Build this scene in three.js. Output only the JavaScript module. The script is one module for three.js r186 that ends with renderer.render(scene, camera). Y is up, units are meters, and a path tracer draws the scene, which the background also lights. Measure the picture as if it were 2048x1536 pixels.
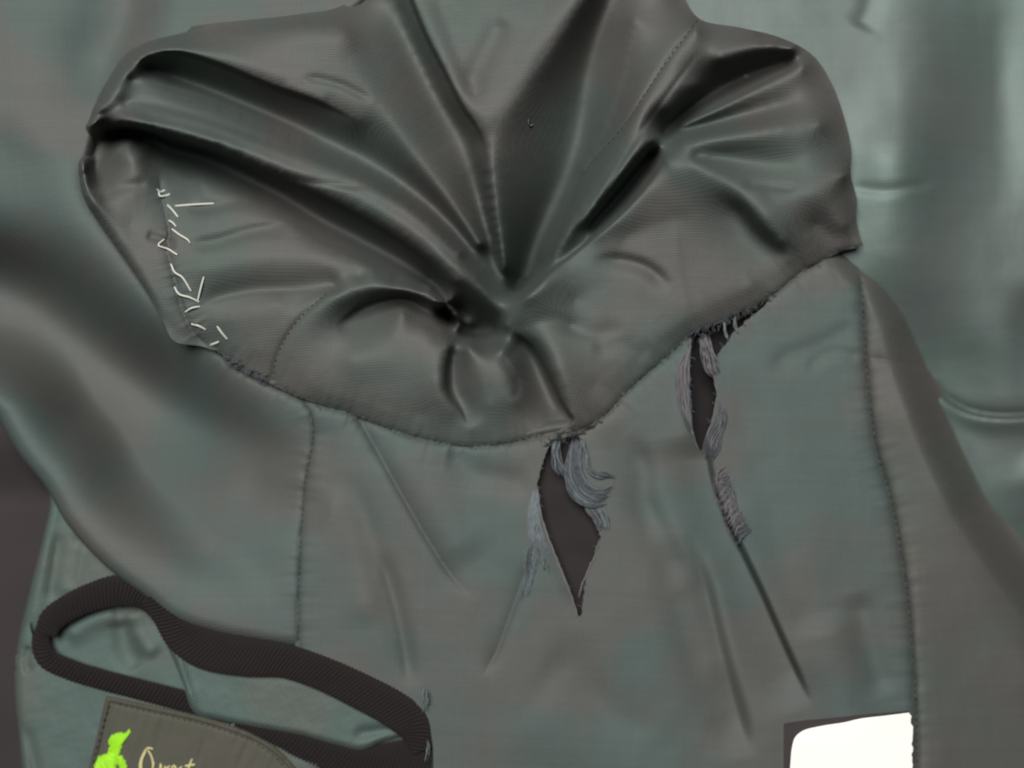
import * as THREE from 'three';
import { ImprovedNoise } from 'three/addons/math/ImprovedNoise.js';
import { mergeGeometries } from 'three/addons/utils/BufferGeometryUtils.js';
import { RectAreaLightUniformsLib } from 'three/addons/lights/RectAreaLightUniformsLib.js';

// ---------------------------------------------------------------- camera, light, exposure
const S = 0.00015;              // metres per millimetre-like drawing unit (the cloth is drawn in units of 0.15 mm)
const D = 2600;                 // camera height over the table, in drawing units
const scene = new THREE.Scene();
scene.background = new THREE.Color(0x000000);
const camera = new THREE.PerspectiveCamera(2 * Math.atan(768 / D) * 180 / Math.PI, 4 / 3, 0.01, 20);
camera.position.set(0, D * S, 0);
camera.up.set(0, 0, -1);
camera.lookAt(0, 0, 0);
camera.focus = (D - 140) * S;
camera.userData.fStop = 2.2;
const renderer = new THREE.WebGLRenderer({ antialias: true });
renderer.setSize(1024, 768);
renderer.toneMapping = THREE.LinearToneMapping;
renderer.toneMappingExposure = 1.0;
renderer.shadowMap.enabled = true;
RectAreaLightUniformsLib.init();
function areaLight(color, intensity, w, h, pos) {
  const l = new THREE.RectAreaLight(color, intensity, w, h);
  l.position.set(...pos); l.lookAt(0, 0, 0); l.castShadow = true; scene.add(l); return l;
}
areaLight(0xffffff, 21.5, 0.7, 0.7, [-0.18, 1.28, -0.46]);      // the window, up and to the right
areaLight(0xeaf2ff, 0.14, 1.2, 1.2, [0.25, 1.6, 0.2]);      // added weak fill from overhead, no window stands there

// ---------------------------------------------------------------- helpers
const noise = new ImprovedNoise();
const n2 = (x, y, z = 0.37) => noise.noise(x, y, z);
const fbm = (x, y, z = 0.37) => n2(x, y, z) + 0.5 * n2(2.03 * x, 2.03 * y, z + 3.1) + 0.25 * n2(4.1 * x, 4.1 * y, z + 7.7);
const sm = (a, b, x) => { const t = Math.min(1, Math.max(0, (x - a) / (b - a))); return t * t * (3 - 2 * t); };
const lerp = (a, b, t) => a + (b - a) * t;
let seed = 12345;
const rnd = () => { seed = (seed * 1664525 + 1013904223) >>> 0; return seed / 4294967296; };
const rr = (a, b) => a + (b - a) * rnd();
// a spot of the cloth at height h: x, y are where it lies on the table as seen from straight above
function at(x, y, h) { const k = (D - h) / D * S; return new THREE.Vector3((x - 1024) * k, h * S, (y - 768) * k); }
function spline(pts, step = 10, closed = false) {
  const c = new THREE.CatmullRomCurve3(pts.map(p => new THREE.Vector3(p[0], p[1], p[2] ?? 0)), closed, 'centripetal');
  const n = Math.max(4, Math.round(c.getLength() / step));
  return c.getSpacedPoints(n).slice(0, closed ? n : n + 1).map(v => [v.x, v.y, v.z]);
}
function nearest(poly, x, y, closed) {           // distance, signed side, closest point, arc fraction
  let best = 1e18, bx = 0, by = 0, side = 1, arc = 0; const n = poly.length, m = closed ? n : n - 1;
  for (let i = 0; i < m; i++) {
    const a = poly[i], b = poly[(i + 1) % n], dx = b[0] - a[0], dy = b[1] - a[1], qx = x - a[0], qy = y - a[1];
    const L = dx * dx + dy * dy || 1e-9; let t = (qx * dx + qy * dy) / L; t = t < 0 ? 0 : t > 1 ? 1 : t;
    const ex = qx - dx * t, ey = qy - dy * t, d = ex * ex + ey * ey;
    if (d < best) { best = d; bx = a[0] + dx * t; by = a[1] + dy * t; side = dx * qy - dy * qx; arc = (i + t) / m; }
  }
  return { d: Math.sqrt(best), side, x: bx, y: by, arc };
}
function inside(poly, x, y) {
  let c = false; for (let i = 0, j = poly.length - 1; i < poly.length; j = i++) {
    const a = poly[i], b = poly[j];
    if ((a[1] > y) !== (b[1] > y) && x < (b[0] - a[0]) * (y - a[1]) / (b[1] - a[1]) + a[0]) c = !c;
  } return c;
}
class Field {                                    // heights of a cloth on a regular grid
  constructor(x0, y0, x1, y1, step) { Object.assign(this, { x0, y0, step }); this.w = Math.ceil((x1 - x0) / step) + 1; this.h = Math.ceil((y1 - y0) / step) + 1; this.z = new Float32Array(this.w * this.h); }
  each(f, bx0 = -1e9, by0 = -1e9, bx1 = 1e9, by1 = 1e9) {
    const i0 = Math.max(0, Math.floor((bx0 - this.x0) / this.step)), i1 = Math.min(this.w - 1, Math.ceil((bx1 - this.x0) / this.step));
    const j0 = Math.max(0, Math.floor((by0 - this.y0) / this.step)), j1 = Math.min(this.h - 1, Math.ceil((by1 - this.y0) / this.step));
    for (let j = j0; j <= j1; j++) for (let i = i0; i <= i1; i++) { const k = j * this.w + i; this.z[k] = f(this.x0 + i * this.step, this.y0 + j * this.step, this.z[k]); }
    return this;
  }
  // a fold: A height, wp / wn widths on the right-hand and left-hand side of travel, shape 'g' round or 'e' sharp, taper at both ends
  fold(A, wp, wn, pts, { s = 'g', t = [0.2, 0.2] } = {}) {
    const poly = spline(pts, 12), m = 2.7 * Math.max(wp, wn) * (s === 'e' ? 1.6 : 1); let ax = 1e9, ay = 1e9, bx = -1e9, by = -1e9;
    for (const p of poly) { ax = Math.min(ax, p[0]); ay = Math.min(ay, p[1]); bx = Math.max(bx, p[0]); by = Math.max(by, p[1]); }
    return this.each((x, y, z) => {
      const q = nearest(poly, x, y, false); if (q.d > m) return z;
      const u = q.d / (q.side >= 0 ? wp : wn);
      const tp = (t[0] ? sm(0, t[0], q.arc) : 1) * (t[1] ? sm(0, t[1], 1 - q.arc) : 1);
      return z + A * tp * (s === 'g' ? Math.exp(-u * u) : Math.exp(-u));
    }, ax - m, ay - m, bx + m, by + m);
  }
  soften(r, bx0, by0, bx1, by1) {                // average out the heights inside a box, fading at its rim
    const i0 = Math.max(r, Math.round((bx0 - this.x0) / this.step)), i1 = Math.min(this.w - 1 - r, Math.round((bx1 - this.x0) / this.step)), j0 = Math.max(r, Math.round((by0 - this.y0) / this.step)), j1 = Math.min(this.h - 1 - r, Math.round((by1 - this.y0) / this.step));
    let a = this.z.slice(); for (let p = 0; p < 2; p++) for (const d of [1, this.w]) { const b = a.slice(); for (let j = j0; j <= j1; j++) for (let i = i0; i <= i1; i++) { let t = 0; const k = j * this.w + i; for (let e = -r; e <= r; e++) t += a[k + e * d]; b[k] = t / (2 * r + 1); } a = b; }
    for (let j = j0; j <= j1; j++) for (let i = i0; i <= i1; i++) { const k = j * this.w + i, m = Math.min(bx0 < -50 ? 99 : i - i0, i1 - i, j - j0, j1 - j); this.z[k] = lerp(this.z[k], a[k], sm(0, 24, m)); }
  }
  at(x, y) {
    const u = Math.min(this.w - 1.001, Math.max(0, (x - this.x0) / this.step)), v = Math.min(this.h - 1.001, Math.max(0, (y - this.y0) / this.step));
    const i = Math.floor(u), j = Math.floor(v), a = u - i, b = v - j, k = j * this.w + i, z = this.z;
    return (z[k] * (1 - a) + z[k + 1] * a) * (1 - b) + (z[k + this.w] * (1 - a) + z[k + this.w + 1] * a) * b;
  }
}
const GREEN = [0.102, 0.129, 0.117], MAUVE = [0.121, 0.122, 0.111], TEAL = [0.112, 0.146, 0.130], BROWN = [0.050, 0.041, 0.040];
function mottle(x, y, a = GREEN, b = MAUVE, k = 150) {   // the dye is uneven: patches of greener and greyer cloth
  const t = sm(-0.45, 0.45, fbm(x / k / 1.5, y / k / 1.5, 1.7)); return [0, 1, 2].map(i => lerp(a[i], b[i], t));
}
// a piece of cloth cut along outline (holes cut out), its edge following the outline exactly
function sheet(name, parent, field, outline, holes, material, { tint = mottle, rot = 0, drop = null, shear = 0.5 } = {}) {
  const { w, h, x0, y0, step } = field, sd = new Float32Array(w * h), pos = new Map();
  let ax = 1e9, ay = 1e9, bx = -1e9, by = -1e9;
  for (const p of outline) { ax = Math.min(ax, p[0]); ay = Math.min(ay, p[1]); bx = Math.max(bx, p[0]); by = Math.max(by, p[1]); }
  const ins = (x, y) => inside(outline, x, y) && !holes.some(q => inside(q, x, y));
  const i0 = Math.max(0, Math.floor((ax - x0) / step) - 1), i1 = Math.min(w - 1, Math.ceil((bx - x0) / step) + 1), j0 = Math.max(0, Math.floor((ay - y0) / step) - 1), j1 = Math.min(h - 1, Math.ceil((by - y0) / step) + 1);
  const inn = new Uint8Array(w * h);
  for (let j = j0; j <= j1; j++) for (let i = i0; i <= i1; i++) inn[j * w + i] = ins(x0 + i * step, y0 + j * step) ? 1 : 0;
  const P = [], C = [], U = [], I = [], id = new Int32Array(w * h).fill(-1), ca = Math.cos(rot), sa = Math.sin(rot);
  const vert = (i, j) => {
    const k = j * w + i; if (id[k] >= 0) return id[k];
    let x = x0 + i * step, y = y0 + j * step;
    if (!inn[k]) { let b = nearest(outline, x, y, true); for (const q of holes) { const c = nearest(q, x, y, true); if (c.d < b.d) b = c; } x = b.x; y = b.y; }
    let z = field.at(x, y); if (drop) z += drop(x, y);
    const v = at(x, y, z); P.push(v.x, v.y, v.z); C.push(...tint(x, y));
    const u = (x * ca - y * sa + shear * z) * S, vv = (x * sa + y * ca + shear * z) * S; U.push(u, vv);
    return id[k] = P.length / 3 - 1;
  };
  for (let j = j0; j < j1; j++) for (let i = i0; i < i1; i++) {
    const k = j * w + i, c = inn[k] + inn[k + 1] + inn[k + w] + inn[k + w + 1]; if (!c) continue;
    if (c === 4 || c >= 1) { const a = vert(i, j), b = vert(i + 1, j), d = vert(i, j + 1), e = vert(i + 1, j + 1); if ((i + j) & 1) I.push(a, d, b, b, d, e); else I.push(a, d, e, a, e, b); }
  }
  const g = new THREE.BufferGeometry();
  g.setAttribute('position', new THREE.Float32BufferAttribute(P, 3)); g.setAttribute('color', new THREE.Float32BufferAttribute(C, 3)); g.setAttribute('uv', new THREE.Float32BufferAttribute(U, 2));
  g.setIndex(I); g.computeVertexNormals();
  return mesh(name, g, material, parent);
}
const used = {};
function numbered(n) { used[n] = (used[n] ?? -1) + 1; return used[n] ? `${n}_${String(used[n]).padStart(3, '0')}` : n; }
function mesh(name, g, m, parent) { const o = new THREE.Mesh(g, m); o.name = numbered(name); o.castShadow = o.receiveShadow = true; (parent ?? scene).add(o); return o; }
function thing(name, label, category, at_ = [0, 0, 0]) { const o = new THREE.Group(); o.name = numbered(name); o.userData = { label, category }; o.position.set(...at_); scene.add(o); return o; }
function group(name, parent) { const o = new THREE.Group(); o.name = numbered(name); parent.add(o); return o; }
// a yarn through points [x, y, height] given in drawing units
function yarn(pts, r, seg = 2.2, rs = 5, taper = 0.5) {
  const c = new THREE.CatmullRomCurve3(pts.map(p => at(p[0], p[1], p[2])), false, 'centripetal'), n = Math.max(3, Math.min(60, Math.round(c.getLength() / S / (seg * 2.5))));
  const g = new THREE.TubeGeometry(c, n, r * S, rs, false), p = g.attributes.position;
  for (let i = 0; i <= n; i++) { const k = lerp(1, taper, Math.pow(Math.abs(i / n * 2 - 1), 6)); const q = c.getPointAt(i / n); for (let j = 0; j <= rs; j++) { const e = i * (rs + 1) + j; p.setXYZ(e, lerp(q.x, p.getX(e), k), lerp(q.y, p.getY(e), k), lerp(q.z, p.getZ(e), k)); } }
  return g;
}

// ---------------------------------------------------------------- materials
function weaveTexture(kind) {                      // woven threads: bump (grey) and colour, one tile = 64 threads
  const N = 512, T = 64, b = new Uint8Array(N * N * 4), c = new Uint8Array(N * N * 4), r1 = [], r2 = [];
  for (let i = 0; i < T; i++) { r1.push(rr(-1, 1)); r2.push(rr(-1, 1)); }
  for (let y = 0; y < N; y++) for (let x = 0; x < N; x++) {
    const u = x / N * T * (kind === 'plain' ? 2 : 1), v = y / N * T, iu = Math.floor(u) % (2 * T), iv = Math.floor(v) % T, fu = u - Math.floor(u), fv = v - Math.floor(v);
    let h, tone;
    if (kind === 'twill') { const q = (u + v) % 2 / 2; h = Math.sin(Math.PI * q) * 0.8 + 0.2 * Math.sin(Math.PI * fu); tone = 0.7 + 0.3 * h; }
    else {
      const over = (iu + iv) % 2 === 0, a = Math.sin(Math.PI * fv), d = Math.sin(Math.PI * fu);
      h = over ? 0.55 + 0.45 * a * (0.6 + 0.4 * d) : 0.15 + 0.5 * d * (0.5 + 0.5 * a);
      h *= 0.55 + 0.45 * a; tone = 0.72 + 0.28 * h + 0.02 * r1[iu % T] + 0.02 * r2[iv];
    }
    const k = (y * N + x) * 4, n = (rnd() - 0.5) * 0.10; b[k] = b[k + 1] = b[k + 2] = 255 * Math.max(0, Math.min(1, h)); c[k] = c[k + 1] = c[k + 2] = 255 * Math.max(0, Math.min(1, tone * 0.86 + n)); b[k + 3] = c[k + 3] = 255;
  }
  const mk = d => { const t = new THREE.DataTexture(d, N, N, THREE.RGBAFormat); t.wrapS = t.wrapT = THREE.RepeatWrapping; t.magFilter = THREE.LinearFilter; t.minFilter = THREE.LinearMipmapLinearFilter; t.generateMipmaps = true; t.needsUpdate = true; return t; };
  return [mk(b), mk(c)];
}
const [wb, wc] = weaveTexture('plain'), [tb, tc] = weaveTexture('twill');
const rep = (t, pitch) => { const k = t.clone(); k.repeat.set(1 / (64 * pitch * S), 1 / (64 * pitch * S)); k.needsUpdate = true; return k; };
function cloth(pitch = 6.6, { b = wb, c = wc, bump = 0.00005, rough = 0.72, sheen = 0.0, metal = 0.42 } = {}) {
  return new THREE.MeshPhysicalMaterial({ vertexColors: true, map: rep(c, pitch), bumpMap: rep(b, pitch), bumpScale: bump, roughness: rough, metalness: metal, specularIntensity: 0.4, sheen, sheenColor: new THREE.Color(0.5, 0.55, 0.52), sheenRoughness: 0.5, side: THREE.DoubleSide });
}
const M = {
  body: cloth(4.6), bunch: cloth(4.5), back: cloth(5.6, { rough: 0.52, metal: 0.45 }), brown: cloth(4.5, { b: tb, c: tc, metal: 0, rough: 0.85 }),
  pocket: cloth(6.2), patch: cloth(5, { metal: 0, rough: 0.7 }),
  rib: new THREE.MeshPhysicalMaterial({ color: new THREE.Color(0.021, 0.0165, 0.0165), roughness: 0.95, specularIntensity: 0.3, map: rep(wc, 3), bumpMap: rep(wb, 3), bumpScale: 0.00008, side: THREE.DoubleSide }),
  seam: new THREE.MeshStandardMaterial({ color: new THREE.Color(0.022, 0.024, 0.021), roughness: 0.8 }),
  white: new THREE.MeshStandardMaterial({ color: new THREE.Color(0.42, 0.415, 0.35), roughness: 0.7 }),
  fray: new THREE.MeshStandardMaterial({ color: new THREE.Color(0.105, 0.121, 0.126), roughness: 0.7 }),
  fray2: new THREE.MeshStandardMaterial({ color: new THREE.Color(0.052, 0.060, 0.065), roughness: 0.75 }),
  mauve: new THREE.MeshStandardMaterial({ color: new THREE.Color(0.105, 0.093, 0.096), roughness: 0.75 }),
  lime: new THREE.MeshStandardMaterial({ color: new THREE.Color(0.29, 0.62, 0.01), roughness: 0.6 }),
  gold: new THREE.MeshStandardMaterial({ color: new THREE.Color(0.46, 0.42, 0.2), roughness: 0.6 }),
  paper: new THREE.MeshStandardMaterial({ color: new THREE.Color(0.76, 0.735, 0.67), roughness: 0.75 }),
};

// ---------------------------------------------------------------- setting: the brown cloth everything lies on
{
  const f = new Field(-900, -800, 3000, 2300, 30);
  f.each((x, y) => lerp(-260, -20, sm(860, 1010, y) * sm(420, 260, x)) + 1.5 * fbm(x / 200, y / 200));
  const o = sheet('ground', null, f, [[-850, -750], [2950, -750], [2950, 2250], [-850, 2250]], [], M.brown, { tint: (x, y) => { const k = 0.8 + 0.12 * fbm(x / 160, y / 160); return BROWN.map(v => v * k); }, rot: 0.2 });
  o.userData = { kind: 'structure', label: 'dark brown twill cloth spread under the garment' };
}

// ---------------------------------------------------------------- the garment
const G = thing('torn_garment', 'dark grey-green torn garment with gathered folds, two frayed holes and a ribbed pocket', 'garment');

const POCKET_EDGE = spline([[-80, 700], [-10, 825], [40, 910], [92, 975], [130, 1042], [190, 1112], [240, 1156], [300, 1200], [345, 1236], [440, 1268], [598, 1296]], 12);
const SEAM = spline([[440, 705], [480, 738], [545, 770], [605, 797], [700, 826], [760, 850], [830, 872], [900, 888], [960, 892], [1030, 882], [1100, 868], [1160, 858], [1200, 835], [1260, 775], [1330, 715], [1385, 668], [1440, 645], [1540, 592], [1600, 545], [1680, 504], [1726, 492]], 12);
const SEAM_A = spline([[606, 797], [622, 830], [626, 880], [612, 950], [602, 1050], [598, 1150], [598, 1295]], 12);
const SEAM_C = spline([[1722, 560], [1727, 640], [1735, 760], [1750, 880], [1782, 1000], [1802, 1100], [1816, 1200], [1826, 1320], [1832, 1420], [1834, 1600]], 12);
const BUNCH = [...spline([[770, -80], [690, 8], [600, 28], [500, 39], [400, 50], [350, 60], [300, 78], [250, 110], [215, 160], [185, 215], [165, 275], [155, 330], [162, 390], [200, 450], [250, 520], [290, 580], [325, 640], [348, 682], [400, 692], [436, 703]], 10), ...SEAM,
  ...spline([[1724, 484], [1713, 440], [1714, 400], [1702, 350], [1703, 300], [1690, 240], [1665, 170], [1625, 110], [1560, 75], [1480, 55], [1400, 38], [1372, 0], [1360, -80]], 10)];

// --- heights of the body cloth
const body = new Field(-80, -80, 2130, 1620, 3);
body.each((x, y) => 62 + 3 * fbm(x / 210, y / 260, 4.4) + 0.25 * fbm(x / 40, y / 60, 2.2));
body.each((x, y, z) => { if (x < 120 || y > 930 || x > 1790) return z; const q = nearest(BUNCH, x, y, true); return inside(BUNCH, x, y) ? z - 140 * sm(8, 80, q.d) : z; });
// left panel
body.fold(22, 70, 60, [[110, 300], [140, 400], [210, 510], [285, 630], [370, 720]], { t: [0.25, 0.25] });
body.fold(-215, 260, 88, [[-160, 540], [40, 596], [160, 680], [280, 775], [400, 862], [530, 925], [680, 970]], { t: [0, 0.45] });
body.fold(16, 150, 120, [[-80, 690], [40, 770], [150, 850], [300, 950], [450, 1030], [600, 1080]], { t: [0, 0.35] });
body.fold(14, 60, 60, [[-80, 200], [40, 240], [120, 330], [140, 420]], { t: [0, 0.4] });
body.fold(-46, 95, 60, [[262, -100], [246, 30], [204, 130], [160, 250]], { t: [0, 0.4] });
body.fold(-14, 60, 40, [[470, 960], [580, 1010], [660, 1040]], {});
body.fold(8, 30, 30, [[440, 770], [520, 830], [600, 880]], {});
body.fold(-8, 40, 40, [[300, 1050], [420, 1120], [560, 1160]], {});
body.soften(7, -80, 300, 690, 1300);
// centre panel
body.fold(-15, 10, 22, [[712, 828], [760, 912], [812, 1005], [862, 1090], [910, 1160], [960, 1205]], { s: 'e', t: [0.03, 0.25] });
body.fold(9, 60, 60, [[770, 880], [850, 1000], [950, 1130]], {});
body.fold(-7, 25, 25, [[690, 930], [740, 1060], [790, 1250], [820, 1390]], {});
body.fold(6, 30, 30, [[660, 960], [700, 1100], [740, 1260]], {});
body.fold(-7, 12, 20, [[760, 1100], [800, 1240], [822, 1380]], {});
body.fold(-10, 16, 9, [[1062, 1110], [1035, 1190], [1010, 1260], [990, 1310], [960, 1360]], { s: 'e' });
body.fold(-9, 26, 30, [[900, 880], [940, 940], [1010, 960], [1070, 970]], {});
body.fold(-12, 30, 25, [[1250, 870], [1285, 930], [1290, 1000], [1330, 1080], [1370, 1180]], {});
body.fold(10, 30, 40, [[1290, 1010], [1350, 1110], [1400, 1240], [1450, 1400]], {});
body.fold(-26, 60, 18, [[1370, 1060], [1405, 1170], [1435, 1290], [1465, 1400], [1500, 1520]], { t: [0.3, 0.2] });
body.fold(-25, 75, 8, [[1405, 860], [1420, 960], [1458, 1060], [1515, 1180], [1568, 1300], [1622, 1415]], { s: 'g', t: [0.1, 0.15] });
body.fold(9, 9, 40, [[1440, 990], [1475, 1060], [1532, 1180], [1585, 1300], [1630, 1400]], { t: [0.15, 0.2] });
body.fold(14, 50, 50, [[1640, 1220], [1665, 1320], [1690, 1420], [1710, 1500]], {});
body.fold(-10, 30, 30, [[1710, 1180], [1740, 1300], [1770, 1400]], {});
body.fold(-5, 26, 18, [[1540, 760], [1570, 715], [1640, 690], [1722, 640]], {});
body.fold(-4, 14, 14, [[1610, 745], [1650, 712], [1690, 705], [1724, 725]], {});
body.fold(-6, 5, 10, [[1733, 715], [1800, 725], [1860, 738], [1890, 748]], { s: 'e' });
body.fold(-5, 40, 40, [[1100, 1300], [1200, 1400], [1320, 1480]], {});
body.fold(5, 70, 70, [[1000, 1420], [1150, 1480], [1300, 1560]], { t: [0.2, 0] });
body.fold(-4, 40, 30, [[1158, 1245], [1175, 1340], [1210, 1450], [1260, 1580]], { t: [0.3, 0.3] });
body.fold(-3.5, 26, 34, [[1150, 1250], [1120, 1320], [1070, 1400], [1000, 1500]], { t: [0.3, 0.4] });
body.fold(-4, 34, 44, [[905, 892], [950, 1050], [985, 1200], [990, 1380]], { t: [0.08, 0.4] });
body.fold(4, 40, 60, [[1480, 640], [1545, 800], [1600, 1000], [1650, 1220]], { t: [0.25, 0.3] });
body.fold(-4, 34, 50, [[1470, 720], [1500, 860], [1560, 1040], [1620, 1200]], { t: [0.2, 0.4] });
body.fold(-8, 40, 50, [[1230, 830], [1260, 960], [1330, 1130], [1390, 1330], [1420, 1500]], { t: [0.1, 0.3] });
body.fold(-5, 30, 40, [[640, 830], [665, 960], [700, 1100], [720, 1230]], { t: [0.1, 0.3] });
// tears pull the cloth up around the holes
body.fold(6, 16, 12, [[1076, 980], [1090, 1060], [1120, 1130], [1150, 1210]], {});
body.fold(7, 18, 12, [[1378, 690], [1378, 780], [1386, 880]], {});
// right panel: falls away to the right
const EDGE_R = spline([[1735, 478], [1802, 540], [1842, 612], [1864, 695], [1892, 775], [1930, 880], [1985, 990], [2050, 1090], [2130, 1200]], 12);
body.each((x, y, z) => {
  if (x < 1600 || y < 400) return z; const q = nearest(EDGE_R, x, y, false); const dd = q.side > 0 ? q.d : 0;
  return z - 118 * (1 - sm(0, 95, dd));
});
body.each((x, y, z) => x > 1834 ? z - 0.2 * (x - 1834) * sm(1000, 1300, y) : z);
body.fold(16, 60, 40, [[1760, 720], [1830, 850], [1900, 1000], [2000, 1200], [2080, 1340]], { t: [0.2, 0] });
body.fold(-16, 40, 40, [[1900, 960], [1970, 1110], [2060, 1260], [2120, 1340]], { t: [0.2, 0] });
body.each((x, y, z) => { if (x > 620 || y < 640) return z; const q = nearest(POCKET_EDGE, x, y, false), k = (1 - sm(20, 190, q.d)) * sm(640, 820, y) * sm(610, 440, x); return lerp(z, Math.max(z, 78), k); });
// puckers along the seams
function pucker(f, poly, amp, wave, width) {
  let ax = 1e9, ay = 1e9, bx = -1e9, by = -1e9; for (const p of poly) { ax = Math.min(ax, p[0]); ay = Math.min(ay, p[1]); bx = Math.max(bx, p[0]); by = Math.max(by, p[1]); }
  const m = width * 2.2, n = poly.length * 12;
  f.each((x, y, z) => { const q = nearest(poly, x, y, false); return q.d > m ? z : z + amp * Math.exp(-q.d / width) * (n2(q.arc * n / wave, q.side > 0 ? 2.1 : 7.4, 1.3) + 0.5 * n2(q.arc * n / wave * 2.3, 4.4, q.side > 0 ? 1 : 3)); }, ax - m, ay - m, bx + m, by + m);
}
pucker(body, SEAM, 5, 26, 26); pucker(body, SEAM_A, 4, 30, 20); pucker(body, SEAM_C, 4.5, 34, 22);
// seams sink
for (const [p, A, w] of [[SEAM, -13, 7], [SEAM_A, -8, 6], [SEAM_C, -16, 9]]) body.fold(A, w, w, p, { s: 'e', t: [0, 0] });

// --- panels
const ragged = (p, k) => p.map(([x, y], i) => [x + k * n2(i * 0.9, 3.3, k), y + k * n2(i * 0.9, 8.1, k)]);
const H1 = ragged(spline([[1078, 955], [1090, 915], [1104, 884], [1132, 874], [1156, 872], [1162, 900], [1158, 940], [1152, 980], [1166, 1010], [1186, 1040], [1200, 1074], [1188, 1112], [1172, 1150], [1166, 1195], [1158, 1240], [1150, 1215], [1136, 1172], [1120, 1130], [1101, 1082], [1084, 1030], [1074, 985]], 6, true), 4);
const H2 = spline([[1383, 670], [1420, 654], [1460, 636], [1500, 612], [1540, 592], [1536, 604], [1500, 636], [1470, 662], [1450, 690], [1438, 706], [1428, 740], [1433, 790], [1424, 840], [1410, 880], [1402, 905], [1390, 884], [1384, 830], [1380, 740]], 6, true);
for (let i = 0; i < H2.length; i++) { H2[i][0] += 4 * n2(i * 0.9, 2.2); H2[i][1] += 4 * n2(i * 0.9, 5.2); }
const under = SEAM.map(([x, y]) => [x + (x > 1200 ? -14 : 0), y - 26]);
const iu = under.findIndex(p => p[0] > 590), leftTop = spline([[770, -80], [700, 60], [500, 140], [320, 200], [240, 330], [290, 470], [380, 610], [440, 670], [500, 720]], 14);
const seamA = [...SEAM_A].reverse();
sheet('side_panel', G, body, [[-80, -80], ...leftTop, [600, 775], ...SEAM_A, ...[...POCKET_EDGE].reverse()], [], M.body, { rot: 0.06, drop: (x, y) => { const q = nearest(POCKET_EDGE, x, y, false); return q.d < 26 ? -26 * (1 - Math.sqrt(Math.max(0, 1 - (1 - q.d / 26) ** 2))) : 0; } });
const PK2 = spline([[598, 1296], [700, 1345], [790, 1385], [850, 1425], [864, 1480], [868, 1620]], 12);
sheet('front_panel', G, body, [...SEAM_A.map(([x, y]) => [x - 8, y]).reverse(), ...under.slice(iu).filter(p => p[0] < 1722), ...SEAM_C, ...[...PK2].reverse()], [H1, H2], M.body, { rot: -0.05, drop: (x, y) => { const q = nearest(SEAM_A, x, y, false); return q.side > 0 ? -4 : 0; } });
sheet('side_panel', G, body, [...SEAM_C.map(([x, y]) => [x - 8, y]).reverse(), [1722, 470], ...EDGE_R, [2130, 1620]], [], M.body, { rot: 0.12, tint: (x, y) => mottle(x, y, [0.114, 0.124, 0.107], [0.126, 0.120, 0.109]), drop: (x, y) => { const q = nearest(SEAM_C, x, y, false); return q.side > 0 ? -4 : 0; } });

// --- back of the garment, behind on the right
const back = new Field(1050, -90, 2140, 1700, 4);
back.each((x, y) => 12 - 50 * sm(950, 1250, y) + 2.5 * fbm(x / 230, y / 230, 6.1) + 0.25 * fbm(x / 45, y / 45, 2.9));
back.each((x, y, z) => { if (y < 380) return z; const q = nearest(EDGE_R, x, y, false); return z - 60 * (q.side > 0 ? 1 : 1 - sm(0, 200, q.d)) * sm(500, 780, y); });
back.each((x, y, z) => z + Math.exp(-(((y - 170) / 210) ** 2)) * (10 * sm(1660, 1880, x) - 40 * sm(1790, 2030, x) + 34 * sm(1985, 2140, x))
  + 34 * Math.exp(-(((x - 1795) / 90) ** 2)) * Math.exp(-(((y - 330) / (y < 330 ? 105 : 220)) ** 2)));
back.fold(-3.5, 10, 14, [[1690, 372], [1770, 382], [1830, 372], [1880, 365]], {});
back.fold(-5, 20, 30, [[1745, -40], [1735, 20], [1715, 60]], {});
back.fold(-12, 5, 8, [[1860, 770], [1900, 800], [1940, 820], [2000, 829], [2060, 826], [2130, 815]], { s: 'e', t: [0.05, 0] });
back.fold(10, 22, 6, [[1870, 785], [1905, 812], [1945, 832], [2000, 840], [2060, 838]], { t: [0.1, 0] });
back.fold(-24, 60, 60, [[2110, 560], [2080, 700], [2080, 850], [2110, 960]], {});
sheet('back_panel', G, back, [[1335, -80], [2130, -80], [2130, 1690], [1850, 1690], [1700, 560], [1640, 400], [1500, 160], [1380, 90]], [], M.back, { rot: 0.02, tint: (x, y) => mottle(x, y, TEAL, [0.118, 0.140, 0.128], 170) });

// --- lining that shows through the two holes
const lin = new Field(1000, 540, 1680, 1320, 8);
lin.each((x, y) => 26 - 20 * sm(1250, 1350, x) + 2 * fbm(x / 90, y / 90));
sheet('lining', G, lin, [[1030, 876], [1190, 852], [1340, 690], [1390, 646], [1560, 576], [1660, 600], [1660, 1300], [1030, 1300]], [], M.brown, { tint: (x, y) => BROWN.map(v => v * (x > 1330 ? 0.5 : 1) * (0.5 + 0.08 * n2(x / 50, y / 50))) });  // tint darkened at the second hole, painting in the shade of its depth

// --- the gathered sleeve
const bunch = new Field(130, -90, 1800, 930, 3);
const seamD = (x, y) => nearest(SEAM, x, y, false).d;
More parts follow.
